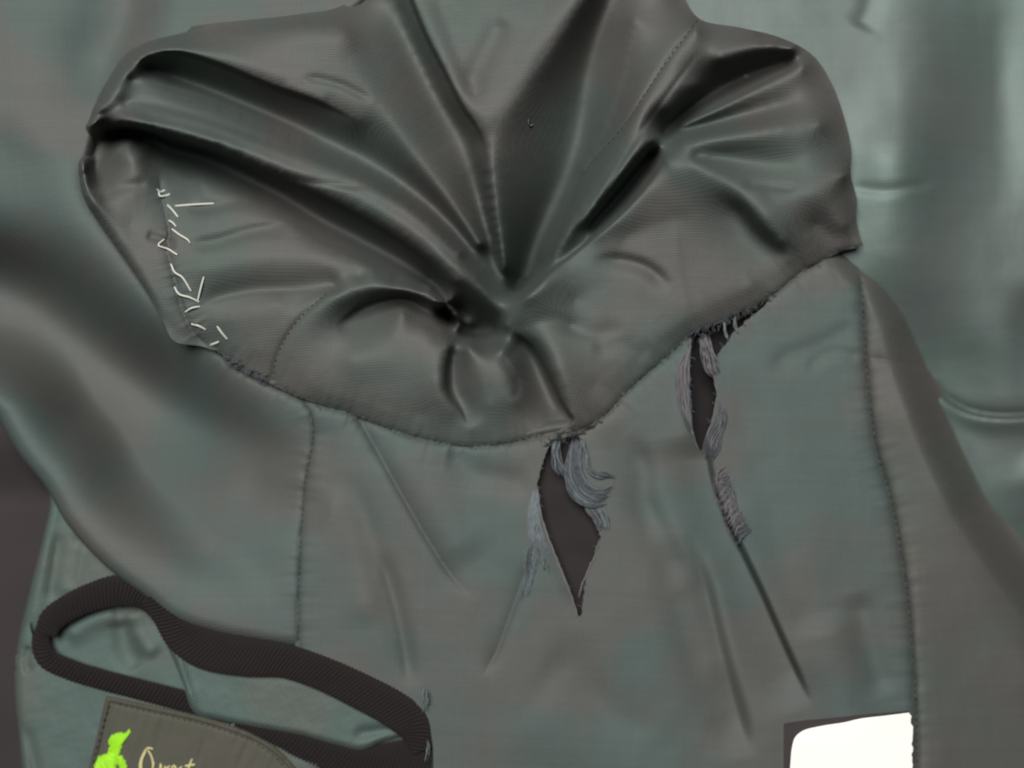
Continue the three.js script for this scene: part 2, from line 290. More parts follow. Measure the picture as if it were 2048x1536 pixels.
// lines of known height [x, y, h] over the gathers; the cloth between them follows as a smooth surface
const outl = BUNCH.map(([x, y]) => { const ds = seamD(x, y); const topL = sm(330, 420, x) * sm(760, 640, x) * sm(90, 70, y), topR = sm(1370, 1420, x) * sm(1570, 1500, x) * sm(110, 80, y), top = sm(0, -50, y); return [x, y, Math.max(lerp(62, x > 1000 ? 66 : lerp(30, 90, sm(370, 470, y)), sm(4, 130, ds)), topL * 96, topR * 92, top * 130)]; });
const LINES = [
  [...outl, outl[0]],
  // upper left rim, groove, first roll
  [[186, 226, 126], [218, 178, 134], [246, 145, 142], [290, 106, 160], [350, 96, 170], [440, 123, 172], [540, 163, 168], [650, 203, 156], [720, 238, 140]],
  [[420, 80, 140], [520, 70, 150], [620, 54, 156], [690, 70, 165], [700, 130, 162], [760, 210, 146], [820, 300, 120], [890, 390, 92], [960, 490, 54]],
  [[296, 130, 100], [350, 156, 62], [430, 188, 46], [520, 226, 46], [620, 270, 48], [720, 322, 48], [820, 386, 38], [900, 452, 22], [985, 552, 0]],
  [[262, 158, 130], [320, 180, 126], [400, 204, 116], [500, 238, 102], [600, 280, 84]],
  // the long roll into the throat, the dark hollow under it
  [[172, 255, 122], [192, 232, 146], [236, 220, 162], [330, 238, 174], [440, 268, 178], [540, 306, 176], [640, 346, 172], [740, 390, 166], [830, 444, 158], [920, 526, 140], [962, 574, 112], [1000, 628, 50]],
  [[250, 209, 152], [340, 224, 164], [440, 253, 168], [540, 291, 166], [640, 331, 162], [740, 373, 156], [830, 427, 148], [918, 508, 132]],
  [[236, 245, 152], [330, 265, 164], [440, 297, 168], [540, 337, 166], [640, 379, 162], [740, 425, 157], [830, 483, 148], [914, 560, 132]],
  [[204, 292, 22], [222, 266, 10], [270, 264, 6], [330, 286, 8], [407, 304, 10], [489, 346, 14], [560, 384, 14], [633, 434, 10], [735, 490, 4], [817, 536, 0], [890, 600, -34], [938, 652, -70]],
  [[407, 366, 64], [480, 396, 70], [560, 440, 78], [640, 488, 84], [735, 534, 90], [796, 562, 84]],
  // left edge and lobe
  [[160, 320, 116], [163, 360, 118], [172, 398, 116], [207, 449, 112], [257, 518, 108], [299, 585, 102], [336, 646, 92], [366, 678, 80]],
  [[190, 306, 30], [188, 340, 40], [196, 370, 72]], [[238, 302, 96], [256, 288, 90], [280, 316, 104], [268, 360, 112], [232, 380, 114]],
  [[298, 292, 22], [336, 332, 30], [376, 368, 44]],
  [[262, 446, 114], [300, 520, 114], [330, 596, 106], [370, 656, 90]],
  [[420, 440, 96], [500, 450, 94], [580, 470, 92]], [[396, 400, 72], [408, 404, 78]],
  [[400, 540, 112], [500, 524, 110], [620, 520, 104], [720, 552, 98]],
  [[406, 606, 92], [450, 593, 88], [520, 583, 86], [600, 580, 86], [670, 572, 84]],
  [[430, 640, 90], [500, 618, 98], [560, 606, 102]], [[470, 690, 78], [520, 700, 84]],
  // pouch under the middle
  [[600, 650, 104], [640, 606, 116], [690, 584, 124], [734, 575, 128], [790, 577, 128], [840, 584, 124], [880, 600, 114], [910, 628, 92], [920, 650, 60]],
  [[860, 574, 66], [900, 606, 40]],
  [[676, 664, 84], [694, 648, 66], [734, 620, 52], [770, 602, 56], [806, 598, 60], [846, 616, 42], [880, 642, 28], [908, 664, 20]],
  [[806, 624, 92], [796, 660, 104], [770, 700, 106], [700, 720, 104]], [[846, 660, 96], [890, 684, 92]],
  [[600, 730, 86], [650, 780, 80], [720, 800, 79], [800, 825, 78], [850, 830, 78]],
  [[896, 690, 98], [886, 745, 106], [888, 786, 104], [910, 820, 88]], [[908, 690, 72], [900, 746, 66], [905, 784, 66], [930, 820, 72], [944, 856, 76]],
  [[940, 690, 82], [958, 712, 100], [965, 750, 106], [980, 810, 96]], [[1004, 700, 98], [1024, 740, 98], [1030, 800, 94]],
  [[1030, 678, 50], [1062, 712, 14], [1088, 764, 14], [1114, 818, 40]],
  [[1012, 652, 70], [1047, 654, 84], [1084, 690, 94], [1110, 750, 96], [1144, 832, 78]],
  // throat and petal
  [[888, 612, -50], [918, 644, -90], [952, 668, -110], [988, 656, -70]],
  [[1024, 606, 80], [1095, 539, 90], [1156, 491, 96], [1237, 421, 104], [1290, 360, 114], [1332, 318, 134]],
  [[1034, 584, -60], [1052, 560, -90], [1078, 530, -60]],
  [[1235, -60, 70], [1192, 60, 40], [1170, 150, 14], [1160, 250, -10], [1142, 340, -30], [1104, 430, -70], [1070, 500, -105], [1044, 552, -110]],
  [[1270, 40, 112], [1246, 160, 88], [1206, 270, 60], [1164, 350, 30]],
  [[1186, -30, 174], [1140, 40, 174], [1098, 100, 174], [1050, 168, 172], [996, 246, 166], [978, 280, 156], [974, 330, 136], [984, 420, 100], [1006, 540, 44]],
  [[1040, 20, 168], [960, 60, 162], [880, -20, 160], [920, 120, 160], [950, 190, 158]],
  [[802, -40, 162], [846, 58, 162], [886, 138, 162], [926, 213, 158], [958, 262, 150]],
  [[772, -30, 112], [814, 70, 96], [852, 148, 84], [892, 224, 70], [930, 284, 54], [956, 356, 30], [974, 440, 4], [1000, 550, -30]],
  // flap with the stitched seam
  [[1392, 56, 156], [1340, 140, 168], [1285, 232, 164], [1230, 318, 152], [1180, 396, 136], [1138, 458, 112], [1104, 518, 80]],
  [[1306, 278, 156], [1260, 337, 146], [1208, 402, 128], [1156, 472, 104]],
  [[1302, 304, 40], [1258, 360, 12], [1222, 406, 10], [1176, 454, 44]],
  [[1440, 116, 150], [1520, 90, 142], [1590, 90, 118]], [[1390, 170, 130], [1340, 225, 120]],
  // fan of grooves on the right
  [[1326, 266, 36], [1375, 222, 4], [1440, 178, 8], [1520, 142, 40], [1588, 118, 88]],
  [[1362, 250, 56], [1417, 224, 76], [1480, 192, 90], [1540, 160, 100], [1606, 131, 114]],
  [[1352, 264, 44], [1420, 248, 50], [1482, 234, 66], [1585, 206, 102]],
  [[1366, 282, 126], [1450, 268, 144], [1550, 254, 150], [1640, 248, 142]],
  [[1390, 316, 140], [1450, 318, 122], [1540, 330, 122], [1610, 332, 136]],
  [[1330, 322, 146], [1364, 314, 156], [1424, 340, 164], [1482, 386, 164], [1528, 444, 156], [1562, 482, 130]],
  [[1440, 410, 116], [1470, 424, 100], [1516, 476, 86], [1574, 518, 84]], [[1540, 390, 152], [1640, 388, 150], [1690, 350, 132]],
  [[1630, 450, 96], [1656, 472, 80], [1682, 496, 68]], [[1590, 450, 132], [1620, 500, 84]], [[1670, 410, 124], [1690, 450, 100]],
  // the wide flap below
  [[1150, 600, 86], [1240, 560, 90], [1250, 480, 97], [1360, 440, 108]], [[1190, 770, 78], [1290, 690, 80], [1400, 616, 84], [1500, 570, 82]], [[1140, 650, 84], [1300, 620, 86]],
];
function smoothThrough(field, lines) {
  const st = 3, w = Math.ceil((field.w - 1) * field.step / st) + 1, h = Math.ceil((field.h - 1) * field.step / st) + 1, N = w * h;
  const sum = new Float32Array(N), cnt = new Float32Array(N);
  for (const l of lines) for (const [x, y, z] of spline(l, 3)) { const i = Math.round((x - field.x0) / st), j = Math.round((y - field.y0) / st); if (i < 0 || j < 0 || i >= w || j >= h) continue; sum[j * w + i] += z; cnt[j * w + i]++; }
  const fixed = []; for (let k = 0; k < N; k++) if (cnt[k]) { sum[k] /= cnt[k]; fixed.push(k); }
  function laplace(val) {                                  // coarse to fine relaxation with the values held on the lines
    let lev = [{ w, h, v: val, m: Uint8Array.from(cnt, c => c > 0 ? 1 : 0) }];
    while (lev[0].w > 12 && lev[0].h > 12) {
      const a = lev[0], W = (a.w + 1) >> 1, H = (a.h + 1) >> 1, v = new Float32Array(W * H), c = new Float32Array(W * H);
      for (let j = 0; j < a.h; j++) for (let i = 0; i < a.w; i++) { const k = j * a.w + i; if (a.m[k]) { const q = (j >> 1) * W + (i >> 1); v[q] += a.v[k]; c[q]++; } }
      const m = new Uint8Array(W * H); for (let k = 0; k < W * H; k++) if (c[k]) { v[k] /= c[k]; m[k] = 1; }
      lev.unshift({ w: W, h: H, v, m });
    }
    let u = null, pw = 0;
    for (const L of lev) {
      const n = new Float32Array(L.w * L.h);
      for (let j = 0; j < L.h; j++) for (let i = 0; i < L.w; i++) { const k = j * L.w + i; n[k] = L.m[k] ? L.v[k] : u ? u[(j >> 1) * pw + (i >> 1)] : 0; }
      for (let it = 0; it < 90; it++) for (let j = 0; j < L.h; j++) for (let i = 0; i < L.w; i++) {
        const k = j * L.w + i; if (L.m[k]) continue;
        const a = n[i ? k - 1 : k + 1], b = n[i < L.w - 1 ? k + 1 : k - 1], c = n[j ? k - L.w : k + L.w], d = n[j < L.h - 1 ? k + L.w : k - L.w];
        n[k] += 1.5 * ((a + b + c + d) / 4 - n[k]);
      }
      u = n; pw = L.w;
    }
    return u;
  }
  function blur(u, r) { let a = u; for (let p = 0; p < 3; p++) { const b = new Float32Array(N), c = new Float32Array(N); for (let j = 0; j < h; j++) for (let i = 0; i < w; i++) { let t = 0; for (let d = -r; d <= r; d++) t += a[j * w + Math.min(w - 1, Math.max(0, i + d))]; b[j * w + i] = t / (2 * r + 1); } for (let j = 0; j < h; j++) for (let i = 0; i < w; i++) { let t = 0; for (let d = -r; d <= r; d++) t += b[Math.min(h - 1, Math.max(0, j + d)) * w + i]; c[j * w + i] = t / (2 * r + 1); } a = c; } return a; }
  let u = new Float32Array(N);
  for (const r of [5, 3, 2]) { const res = new Float32Array(N); for (const k of fixed) res[k] = sum[k] - u[k]; const d = blur(laplace(res), r); for (let k = 0; k < N; k++) u[k] += d[k]; }
  const held = Uint8Array.from(cnt, c => c > 0 ? 1 : 0);      // then let the cloth bend as a thin plate
  for (let it = 0; it < 420; it++) for (let j = 2; j < h - 2; j++) for (let i = 2; i < w - 2; i++) {
    const k = j * w + i; if (held[k]) { u[k] += 0.02 * (sum[k] - u[k]); if (it % 3) continue; }
    const t = (8 * (u[k - 1] + u[k + 1] + u[k - w] + u[k + w]) - 2 * (u[k - w - 1] + u[k - w + 1] + u[k + w - 1] + u[k + w + 1]) - (u[k - 2] + u[k + 2] + u[k - 2 * w] + u[k + 2 * w])) / 20;
    u[k] += (held[k] ? 0.25 : 1) * (t - u[k]);
  }
  const g = new Field(field.x0, field.y0, field.x0 + (w - 1) * st, field.y0 + (h - 1) * st, st); g.z = u; g.w = w; g.h = h;
  field.each((x, y) => g.at(x, y));
}
smoothThrough(bunch, LINES);
bunch.each((x, y, z) => z + 1.6 * fbm(x / 130, y / 130, 8.8) + 0.4 * fbm(x / 40, y / 40, 5.5));
const B = (A, wp, wn, pts, o) => bunch.fold(A, wp, wn, pts, o);
// edges where one fold lies over the next
B(-30, 44, 4, [[1022, 664], [1062, 696], [1092, 748], [1119, 804], [1147, 846]], { t: [0.15, 0.05] });
B(-34, 4, 34, [[1030, 606], [1098, 541], [1158, 494], [1240, 423], [1300, 356], [1330, 310]], { t: [0.1, 0.15] });
B(-34, 64, 4, [[800, -50], [844, 62], [884, 142], [922, 216], [956, 268], [972, 340]], { t: [0, 0.3] });
B(-30, 46, 5, [[190, 262], [250, 256], [340, 276], [440, 310], [540, 352], [640, 398], [740, 450], [830, 510], [912, 590]], { t: [0.15, 0.1] });
B(-26, 20, 4, [[672, 656], [694, 636], [734, 606], [800, 594], [850, 604], [890, 626], [914, 658]], { t: [0.25, 0.1] });
B(-20, 4, 26, [[908, 684], [897, 750], [901, 786], [924, 818], [942, 860]], { t: [0.15, 0.3] });
B(-24, 54, 5, [[290, 114], [350, 108], [440, 134], [540, 176], [650, 216], [720, 250]], { t: [0.15, 0.3] });
B(-20, 6, 40, [[1316, 282], [1372, 246], [1440, 214], [1520, 172], [1600, 132]].map(([x, y]) => [x, y - 8]), { t: [0.2, 0.1] });
// fine creases and stitched lines
B(-9, 9, 12, [[205, 196], [300, 208], [420, 240], [540, 284], [640, 322]], { t: [0.3, 0.3] });
B(-5, 6, 6, [[1408, 90], [1345, 175], [1280, 266], [1230, 350], [1181, 447]], {});
B(-10, 12, 8, [[318, 340], [325, 400], [338, 460], [335, 500], [350, 560], [365, 620], [390, 670], [430, 700]], { s: 'e', t: [0.1, 0.1] });
B(-9, 14, 12, [[366, 420], [420, 412], [480, 402], [560, 400]], {});
B(-9, 16, 12, [[366, 492], [430, 482], [500, 462], [590, 446]], {});
B(-7, 8, 20, [[395, 610], [440, 594], [500, 582], [580, 579], [660, 574]], { t: [0.15, 0.3] });
B(-7, 10, 10, [[290, 470], [330, 480], [350, 500]], {});
B(-7, 12, 12, [[195, 405], [240, 376], [300, 366]], {});
B(-6, 6, 10, [[520, 345], [600, 362], [700, 372], [750, 372]], {});
B(-8, 6, 6, [[655, 586], [610, 625], [572, 675], [550, 725], [546, 766]], { s: 'e', t: [0.1, 0.02] });
B(-6, 8, 10, [[600, 152], [680, 170], [750, 205]], {}); B(5, 8, 12, [[560, 170], [620, 190], [660, 204]], {});
B(-6, 10, 8, [[988, 700], [1022, 738], [1036, 775], [1024, 806]], {});
B(-9, 24, 24, [[1010, 30], [980, 90], [950, 150], [930, 190]], {});
B(-9, 5, 5, [[1396, 39], [1323, 137], [1292, 185], [1250, 249], [1198, 309], [1155, 365], [1133, 421], [1112, 473], [1095, 524]], { s: 'e', t: [0.02, 0.02] });
B(-14, 18, 12, [[1180, 522], [1240, 520], [1295, 536], [1345, 580]], { t: [0.3, 0.25] });
B(-7, 14, 20, [[1040, 650], [1110, 642], [1180, 668], [1260, 650]], {});
B(2.5, 14, 14, [[1352, 420], [1352, 520], [1368, 600], [1380, 660]], {});
B(-6, 20, 20, [[1180, 700], [1240, 690], [1300, 720]], {});
B(-6, 9, 9, [[1480, 366], [1560, 375], [1600, 378]], {});
pucker(bunch, SEAM, 5, 24, 30); pucker(bunch, [[318, 372], [338, 440], [335, 500], [352, 560], [372, 620], [400, 670]].flatMap((p, i, a) => i < a.length - 1 ? [0, 1, 2, 3, 4].map(k => [lerp(p[0], a[i + 1][0], k / 5), lerp(p[1], a[i + 1][1], k / 5)]) : [p]), 5, 16, 16);
for (const [p, A, w] of [[SEAM, -8, 6]]) bunch.fold(A, w, w, p, { s: 'e', t: [0, 0] });
sheet('gathered_sleeve', G, bunch, BUNCH, [], M.bunch, { rot: 0.02, shear: 0.7, tint: (x, y) => mottle(x, y, [0.105, 0.124, 0.110], [0.124, 0.120, 0.110]) });

// ---------------------------------------------------------------- pocket, lower left
const pocket = group('pocket', G);
const pk = new Field(-20, 930, 960, 1620, 3);
pk.each((x, y) => 20 + 1.6 * fbm(x / 70, y / 70, 3.3));
pk.fold(9, 26, 20, [[100, 990], [92, 1060], [75, 1180], [60, 1280]], { t: [0, 0.2] });
pk.fold(-5, 12, 12, [[120, 1060], [110, 1130], [98, 1210]], {});
pk.fold(6, 24, 20, [[170, 1080], [150, 1140], [130, 1200]], {});
pk.fold(-4, 10, 10, [[160, 1060], [150, 1120], [138, 1180]], {});
pk.fold(10, 20, 20, [[130, 1280], [180, 1245], [240, 1225]], {});
pk.fold(-14, 24, 26, [[245, 1235], [250, 1290], [280, 1340]], {});
pk.fold(12, 14, 26, [[258, 1215], [275, 1270], [310, 1320]], {});
const FRONT_TOP = spline([[62, 1262], [78, 1310], [110, 1338], [180, 1358], [260, 1380], [370, 1408], [480, 1440], [580, 1476], [700, 1520], [860, 1560]], 10);
const LEFT_OUT = spline([[94, 940], [100, 1010], [90, 1060], [60, 1180], [36, 1290], [30, 1380], [38, 1470], [52, 1620]], 10);
const rollPk = (x, y) => { const q = nearest(LEFT_OUT, x, y, false); return q.d < 18 ? -16 * (1 - Math.sqrt(Math.max(0, 1 - (1 - q.d / 18) ** 2))) : 0; };
const pkTint = (x, y) => mottle(x, y, [0.108, 0.150, 0.132], [0.125, 0.142, 0.124], 120);
sheet('pocket_lining', pocket, pk, [...LEFT_OUT, [900, 1620], [900, 1480], [700, 1300], [300, 1120], [180, 1000]], [], M.pocket, { tint: pkTint, drop: rollPk, rot: 0.3 });
const pf = new Field(-20, 1200, 960, 1620, 3);
pf.each((x, y) => 38 + 1.6 * fbm(x / 60, y / 60, 6.3));
pf.fold(-8, 10, 10, [[60, 1290], [52, 1320], [60, 1350]], {});
pf.fold(-7, 10, 12, [[48, 1440], [60, 1490], [75, 1560]], { t: [0.3, 0] });
sheet('pocket_front', pocket, pf, [...spline([[58, 1240], [36, 1290], [30, 1380], [38, 1470], [52, 1620]], 10), [900, 1620], ...[...FRONT_TOP].reverse()], [], M.pocket, { tint: pkTint, rot: 0.28, drop: (x, y) => 1.2 * rollPk(x, y) });
// the lining folded out over the lower binding
const ps = new Field(280, 1180, 900, 1540, 3);
ps.each((x, y) => 54 + 1.5 * fbm(x / 50, y / 50, 1.3));
ps.fold(10, 12, 14, [[330, 1230], [352, 1300], [368, 1370], [392, 1425]], {});
ps.fold(-8, 10, 10, [[316, 1240], [322, 1290], [345, 1350]], {});
ps.fold(-10, 12, 12, [[700, 1470], [770, 1460], [830, 1450]], {});
const STRIP = spline([[290, 1222], [318, 1218], [420, 1280], [600, 1330], [700, 1370], [838, 1440], [814, 1464], [764, 1482], [725, 1500], [674, 1490], [600, 1470], [513, 1454], [440, 1440], [388, 1424], [366, 1368], [340, 1305], [312, 1250]], 8, true);
sheet('pocket_lining', pocket, ps, STRIP, [], M.pocket, { tint: pkTint, rot: 0.5, drop: (x, y) => { const q = nearest(STRIP, x, y, true); return q.d < 12 ? -10 * (1 - q.d / 12) ** 2 : 0; } });
// knitted rib bindings: rows [x, y, half width, height]
function binding(rows, pitch, skew, thick) {
  const cx = new THREE.CatmullRomCurve3(rows.map(r => new THREE.Vector3(r[0], r[1], 0)), false, 'centripetal'), cw = new THREE.CatmullRomCurve3(rows.map(r => new THREE.Vector3(r[2], r[3], 0)), false, 'centripetal');
  const L = cx.getLength(), n = Math.round(L / 1.6), m = 16, P = [], U = [], I = [];
  for (let i = 0; i <= n; i++) {
    const t = cx.getUtoTmapping(i / n), p = cx.getPoint(t), d = cx.getTangent(t), q = cw.getPoint(t);
    for (let j = 0; j <= m; j++) {
      const v = j / m * 2 - 1, s = i / n * L, c = Math.sqrt(Math.max(0, 1 - v * v * 0.98));
      const rib = Math.cos(2 * Math.PI * (s + skew * v * q.x) / pitch + 0.5 * n2(s / 30, v)), h = q.y + thick * c + 2.2 * rib * c + 1.2 * fbm(s / 40, v);
      const off = v * q.x + 1.0 * rib * v * v;
      const w = at(p.x - d.y * off, p.y + d.x * off, h); P.push(w.x, w.y, w.z); U.push(s * S, v * q.x * S);
      if (i < n && j < m) { const a = i * (m + 1) + j; I.push(a, a + 1, a + m + 1, a + 1, a + m + 2, a + m + 1); }
    }
  }
  const g = new THREE.BufferGeometry(); g.setAttribute('position', new THREE.Float32BufferAttribute(P, 3)); g.setAttribute('uv', new THREE.Float32BufferAttribute(U, 2)); g.setIndex(I); g.computeVertexNormals(); return g;
}
mesh('rib_binding', binding([[92, 1268, 22, 42], [104, 1240, 26, 46], [140, 1214, 27, 48], [190, 1192, 29, 50], [240, 1181, 32, 50], [285, 1190, 28, 50], [318, 1222, 20, 48], [340, 1262, 14, 46]], 8, 0.2, 9), M.rib, pocket);
mesh('rib_binding', binding([[296, 1196, 16, 60], [322, 1228, 20, 64], [362, 1272, 34, 64], [415, 1298, 42, 64], [490, 1313, 40, 64], [570, 1322, 34, 64], [640, 1345, 34, 64], [720, 1382, 36, 64], [790, 1420, 37, 62], [834, 1456, 36, 56], [850, 1500, 26, 46]], 8, 0.5, 8), M.rib, pocket);
mesh('rib_binding', binding([[96, 1245, 14, 38], [82, 1275, 18, 38], [92, 1314, 21, 40], [140, 1339, 21, 40], [200, 1358, 21, 40], [280, 1379, 21, 40], [370, 1403, 22, 38], [470, 1432, 22, 34]], 8, 0.3, 8), M.rib, pocket);
mesh('rib_binding', binding([[470, 1446, 10, 36], [560, 1478, 18, 36], [640, 1508, 30, 36], [720, 1536, 44, 36], [800, 1540, 60, 36], [862, 1540, 66, 36]], 8, 0.3, 8), M.rib, pocket);

// brand patch
const patch = group('brand_patch', G);
const pa = new Field(120, 1360, 720, 1620, 2);
pa.each((x, y) => 45 + 1.0 * fbm(x / 30, y / 60, 7.3) + 2.4 * n2((x + 0.35 * y) / 15, y / 90, 3.3) * sm(1560, 1420, y - (x - 212) * 0.3));
const PATCH = [...spline([[212, 1390], [330, 1416], [400, 1432], [460, 1450], [520, 1474], [565, 1506], [600, 1550], [620, 1620]], 8), ...spline([[150, 1620], [176, 1540], [195, 1465], [212, 1390]], 8)];
pa.each((x, y, z) => { const q = nearest(PATCH, x, y, true); return z + (q.d < 9 ? 2.5 - 8 * (1 - q.d / 9) ** 2 : 0) - 3.2 * Math.exp(-(((q.d - 14) / 3.5) ** 2)); });
sheet('patch_cloth', patch, pa, PATCH, [], M.patch, { tint: (x, y) => mottle(x, y, [0.080, 0.080, 0.058], [0.088, 0.081, 0.064], 60), rot: 0.25 });
// emblem in satin stitch
function satin(poly, dir, gap, r, m) {
  const gs = [], c = Math.cos(dir), s = Math.sin(dir); let a0 = 1e9, a1 = -1e9, b0 = 1e9, b1 = -1e9;
  for (const [x, y] of poly) { const a = x * c + y * s, b = -x * s + y * c; a0 = Math.min(a0, a); a1 = Math.max(a1, a); b0 = Math.min(b0, b); b1 = Math.max(b1, b); }
  for (let b = b0; b <= b1; b += gap) {
    let st = null;
    for (let a = a0 - 2; a <= a1 + 2; a += 1) {
      const x = a * c - b * s, y = a * s + b * c, i = inside(poly, x, y);
      if (i && st === null) st = a; if (!i && st !== null) { if (a - st > 3) { const e = rr(-1.5, 1.5), f = a + rr(-1.5, 1.5); const q = [st + e, (st + f) / 2, f].map((t, k) => { const X = t * c - b * s + rr(-0.5, 0.5), Y = t * s + b * c + rr(-0.5, 0.5); return [X, Y, pa.at(X, Y) + (k === 1 ? 3.4 : 0.6)]; }); gs.push(yarn(q, r, 2, 5, 0.7)); } st = null; }
    }
  }
  return mergeGeometries(gs);
}
const E1 = spline([[262, 1457], [256, 1474], [246, 1488], [240, 1505], [234, 1516], [226, 1514], [218, 1506], [219, 1490], [217, 1484], [226, 1470], [238, 1464], [252, 1464]], 4, true);
const E2 = spline([[220, 1508], [226, 1530], [222, 1560], [200, 1570], [188, 1545], [190, 1525], [198, 1512], [210, 1508]], 4, true);
const E3 = spline([[228, 1512], [240, 1508], [250, 1520], [256, 1545], [248, 1565], [242, 1545], [236, 1526]], 4, true);
const E4 = spline([[214, 1505], [234, 1508], [230, 1540], [226, 1570], [214, 1560], [216, 1530]], 4, true);
for (const [p, d] of [[E1, 2.2], [E2, 1.2], [E3, 2.0], [E4, 0.3]]) mesh('emblem', satin(p, d, 3.4, 2.0, 0), M.lime, patch);
// embroidered lettering, only the tops of which are in view
const LET = [[[306, 1498], [296, 1496], [286, 1510], [280, 1530], [284, 1552], [298, 1552], [306, 1535], [304, 1515], [296, 1500]], [[292, 1502], [284, 1520], [283, 1545]], [[308, 1524], [306, 1545], [314, 1552], [320, 1540], [322, 1526], [322, 1552]], [[330, 1532], [330, 1552], [332, 1538], [340, 1532]], [[344, 1546], [352, 1538], [348, 1531], [342, 1544], [352, 1552]], [[364, 1533], [357, 1542], [365, 1552]], [[384, 1518], [378, 1536], [376, 1552]], [[370, 1532], [390, 1529]]];
for (const l of LET) mesh('letter', yarn(l.map(([x, y]) => [x, y, pa.at(x, y) + 2]), 2.3, 1.5, 6, 0.8), M.gold, patch);

// ---------------------------------------------------------------- stitches, yarns, frayed edges
function stitchLine(parent, poly, hf, pitch, r, mat, keep = () => true, off = 0.6) {
  const line = spline(poly, 2); let acc = 0, start = null, tot = 0;
  for (let i = 1; i < line.length; i++) {
    const L = Math.hypot(line[i][0] - line[i - 1][0], line[i][1] - line[i - 1][1]); tot += L;
    const ph = tot % pitch / pitch;
    if (ph < 0.78) { if (!start) start = []; start.push(line[i]); }
    else if (start) {
      if (start.length > 2) {
        const a = start[0], b = start[start.length - 1], m = [(a[0] + b[0]) / 2 + rr(-0.7, 0.7), (a[1] + b[1]) / 2 + rr(-0.7, 0.7)];
        if (keep(m[0], m[1])) mesh('stitch', yarn([[a[0], a[1], hf(a[0], a[1]) - 1], [m[0], m[1], hf(m[0], m[1]) + off + r * 0.4], [b[0], b[1], hf(b[0], b[1]) - 1]], r * rr(0.85, 1.15), 2, 5), mat, parent);
      } start = null;
    }
  }
}
const onBody = (x, y) => body.at(x, y), onBunch = (x, y) => bunch.at(x, y);
const inView = (x, y) => x > -10 && x < 2058 && y > -10 && y < 1546;
const seamG = group('seam', G), seamPts = SEAM.filter(p => p[0] > 500 && p[0] < 1560);
stitchLine(seamG, seamPts.map(p => [p[0], p[1] - 1]), (x, y) => Math.max(onBody(x, y), onBunch(x, y)), 13, 1.25, M.seam, (x, y) => !(x > 1085 && x < 1185) && !(x > 1380 && x < 1545));
const sA = group('seam', G); stitchLine(sA, SEAM_A.filter(p => p[1] < 1290), onBody, 13, 1.1, M.seam);
const sC = group('seam', G); stitchLine(sC, SEAM_C.filter(p => p[1] < 1546), onBody, 14, 1.9, M.seam);
const sF = group('seam', G); stitchLine(sF, [[1396, 39], [1323, 137], [1292, 185], [1250, 249], [1198, 309], [1155, 365], [1133, 421], [1112, 473], [1100, 510]], onBunch, 13, 1.2, M.seam);
const sP = group('seam', G); stitchLine(sP, [[655, 586], [610, 625], [572, 675], [550, 725], [546, 764]], onBunch, 12, 1.2, M.seam);
stitchLine(patch, [[196, 1396 + 12], [180, 1465], [160, 1540]].map(([x, y]) => [x + 22, y]), (x, y) => pa.at(x, y), 14, 1.8, M.seam);
stitchLine(patch, [[224, 1406], [330, 1431], [400, 1447], [456, 1464], [512, 1488], [552, 1516], [580, 1550]], (x, y) => pa.at(x, y), 12, 1.3, M.seam);

// white hand stitches of the repair
const rep_ = group('repair_seam', G);
const W = [[[313, 378], [322, 384], [330, 380]], [[318, 384], [320, 392], [336, 391]], [[340, 388], [326, 394]], [[350, 412], [390, 409], [428, 407]], [[335, 410], [345, 420], [356, 434]], [[338, 441], [346, 446], [352, 453]], [[344, 458], [360, 470], [376, 480], [380, 486]], [[328, 479], [317, 491], [336, 498], [355, 510]],
  [[342, 528], [350, 545], [364, 554], [382, 582]], [[349, 574], [358, 588], [380, 595], [398, 604]], [[408, 553], [402, 575], [396, 600]], [[371, 624], [384, 616], [400, 613]], [[383, 648], [398, 652], [411, 659]], [[434, 652], [444, 666], [454, 678]], [[421, 690], [432, 686], [438, 683]]];
for (const l of W) mesh('repair_stitch', yarn(l.map(([x, y], i) => [x, y, onBunch(x, y) + (i === 0 || i === l.length - 1 ? 1 : 4)]), 2.3, 1.5, 6, 0.75), M.white, rep_);

// frayed yarns around the holes
const torn = group('torn_edge', G), torn2 = group('torn_edge', G);
function frayBundle(parent, from, to, n, spread, arch, mats, r = 1.7, sag = 0.15) {
  for (let i = 0; i < n; i++) {
    const t = (i + rr(-0.3, 0.3)) / Math.max(1, n - 1), a = spline(from, 4), b = spline(to, 4), p = a[Math.max(0, Math.min(a.length - 1, Math.round(t * (a.length - 1))))], q = b[Math.max(0, Math.min(b.length - 1, Math.round(t * (b.length - 1))))];
    const mx = (p[0] + q[0]) / 2 + rr(-spread, spread) + sag * (q[1] - p[1]), my = (p[1] + q[1]) / 2 + rr(-spread, spread) - sag * (q[0] - p[0]);
    mesh('loose_yarn', yarn([[p[0], p[1], onBody(p[0], p[1]) + 1], [lerp(p[0], mx, 0.6), lerp(p[1], my, 0.6), onBody(mx, my) + arch * rr(0.6, 1)], [mx, my, onBody(mx, my) + arch * rr(0.7, 1.2)], [lerp(q[0], mx, 0.4), lerp(q[1], my, 0.4), onBody(mx, my) + arch * rr(0.5, 0.9)], [q[0] + rr(-3, 3), q[1] + rr(-3, 3), onBody(q[0], q[1]) + 1]], r * rr(0.8, 1.25), 2, 5), mats[Math.floor(rnd() * mats.length)], parent);
  }
}
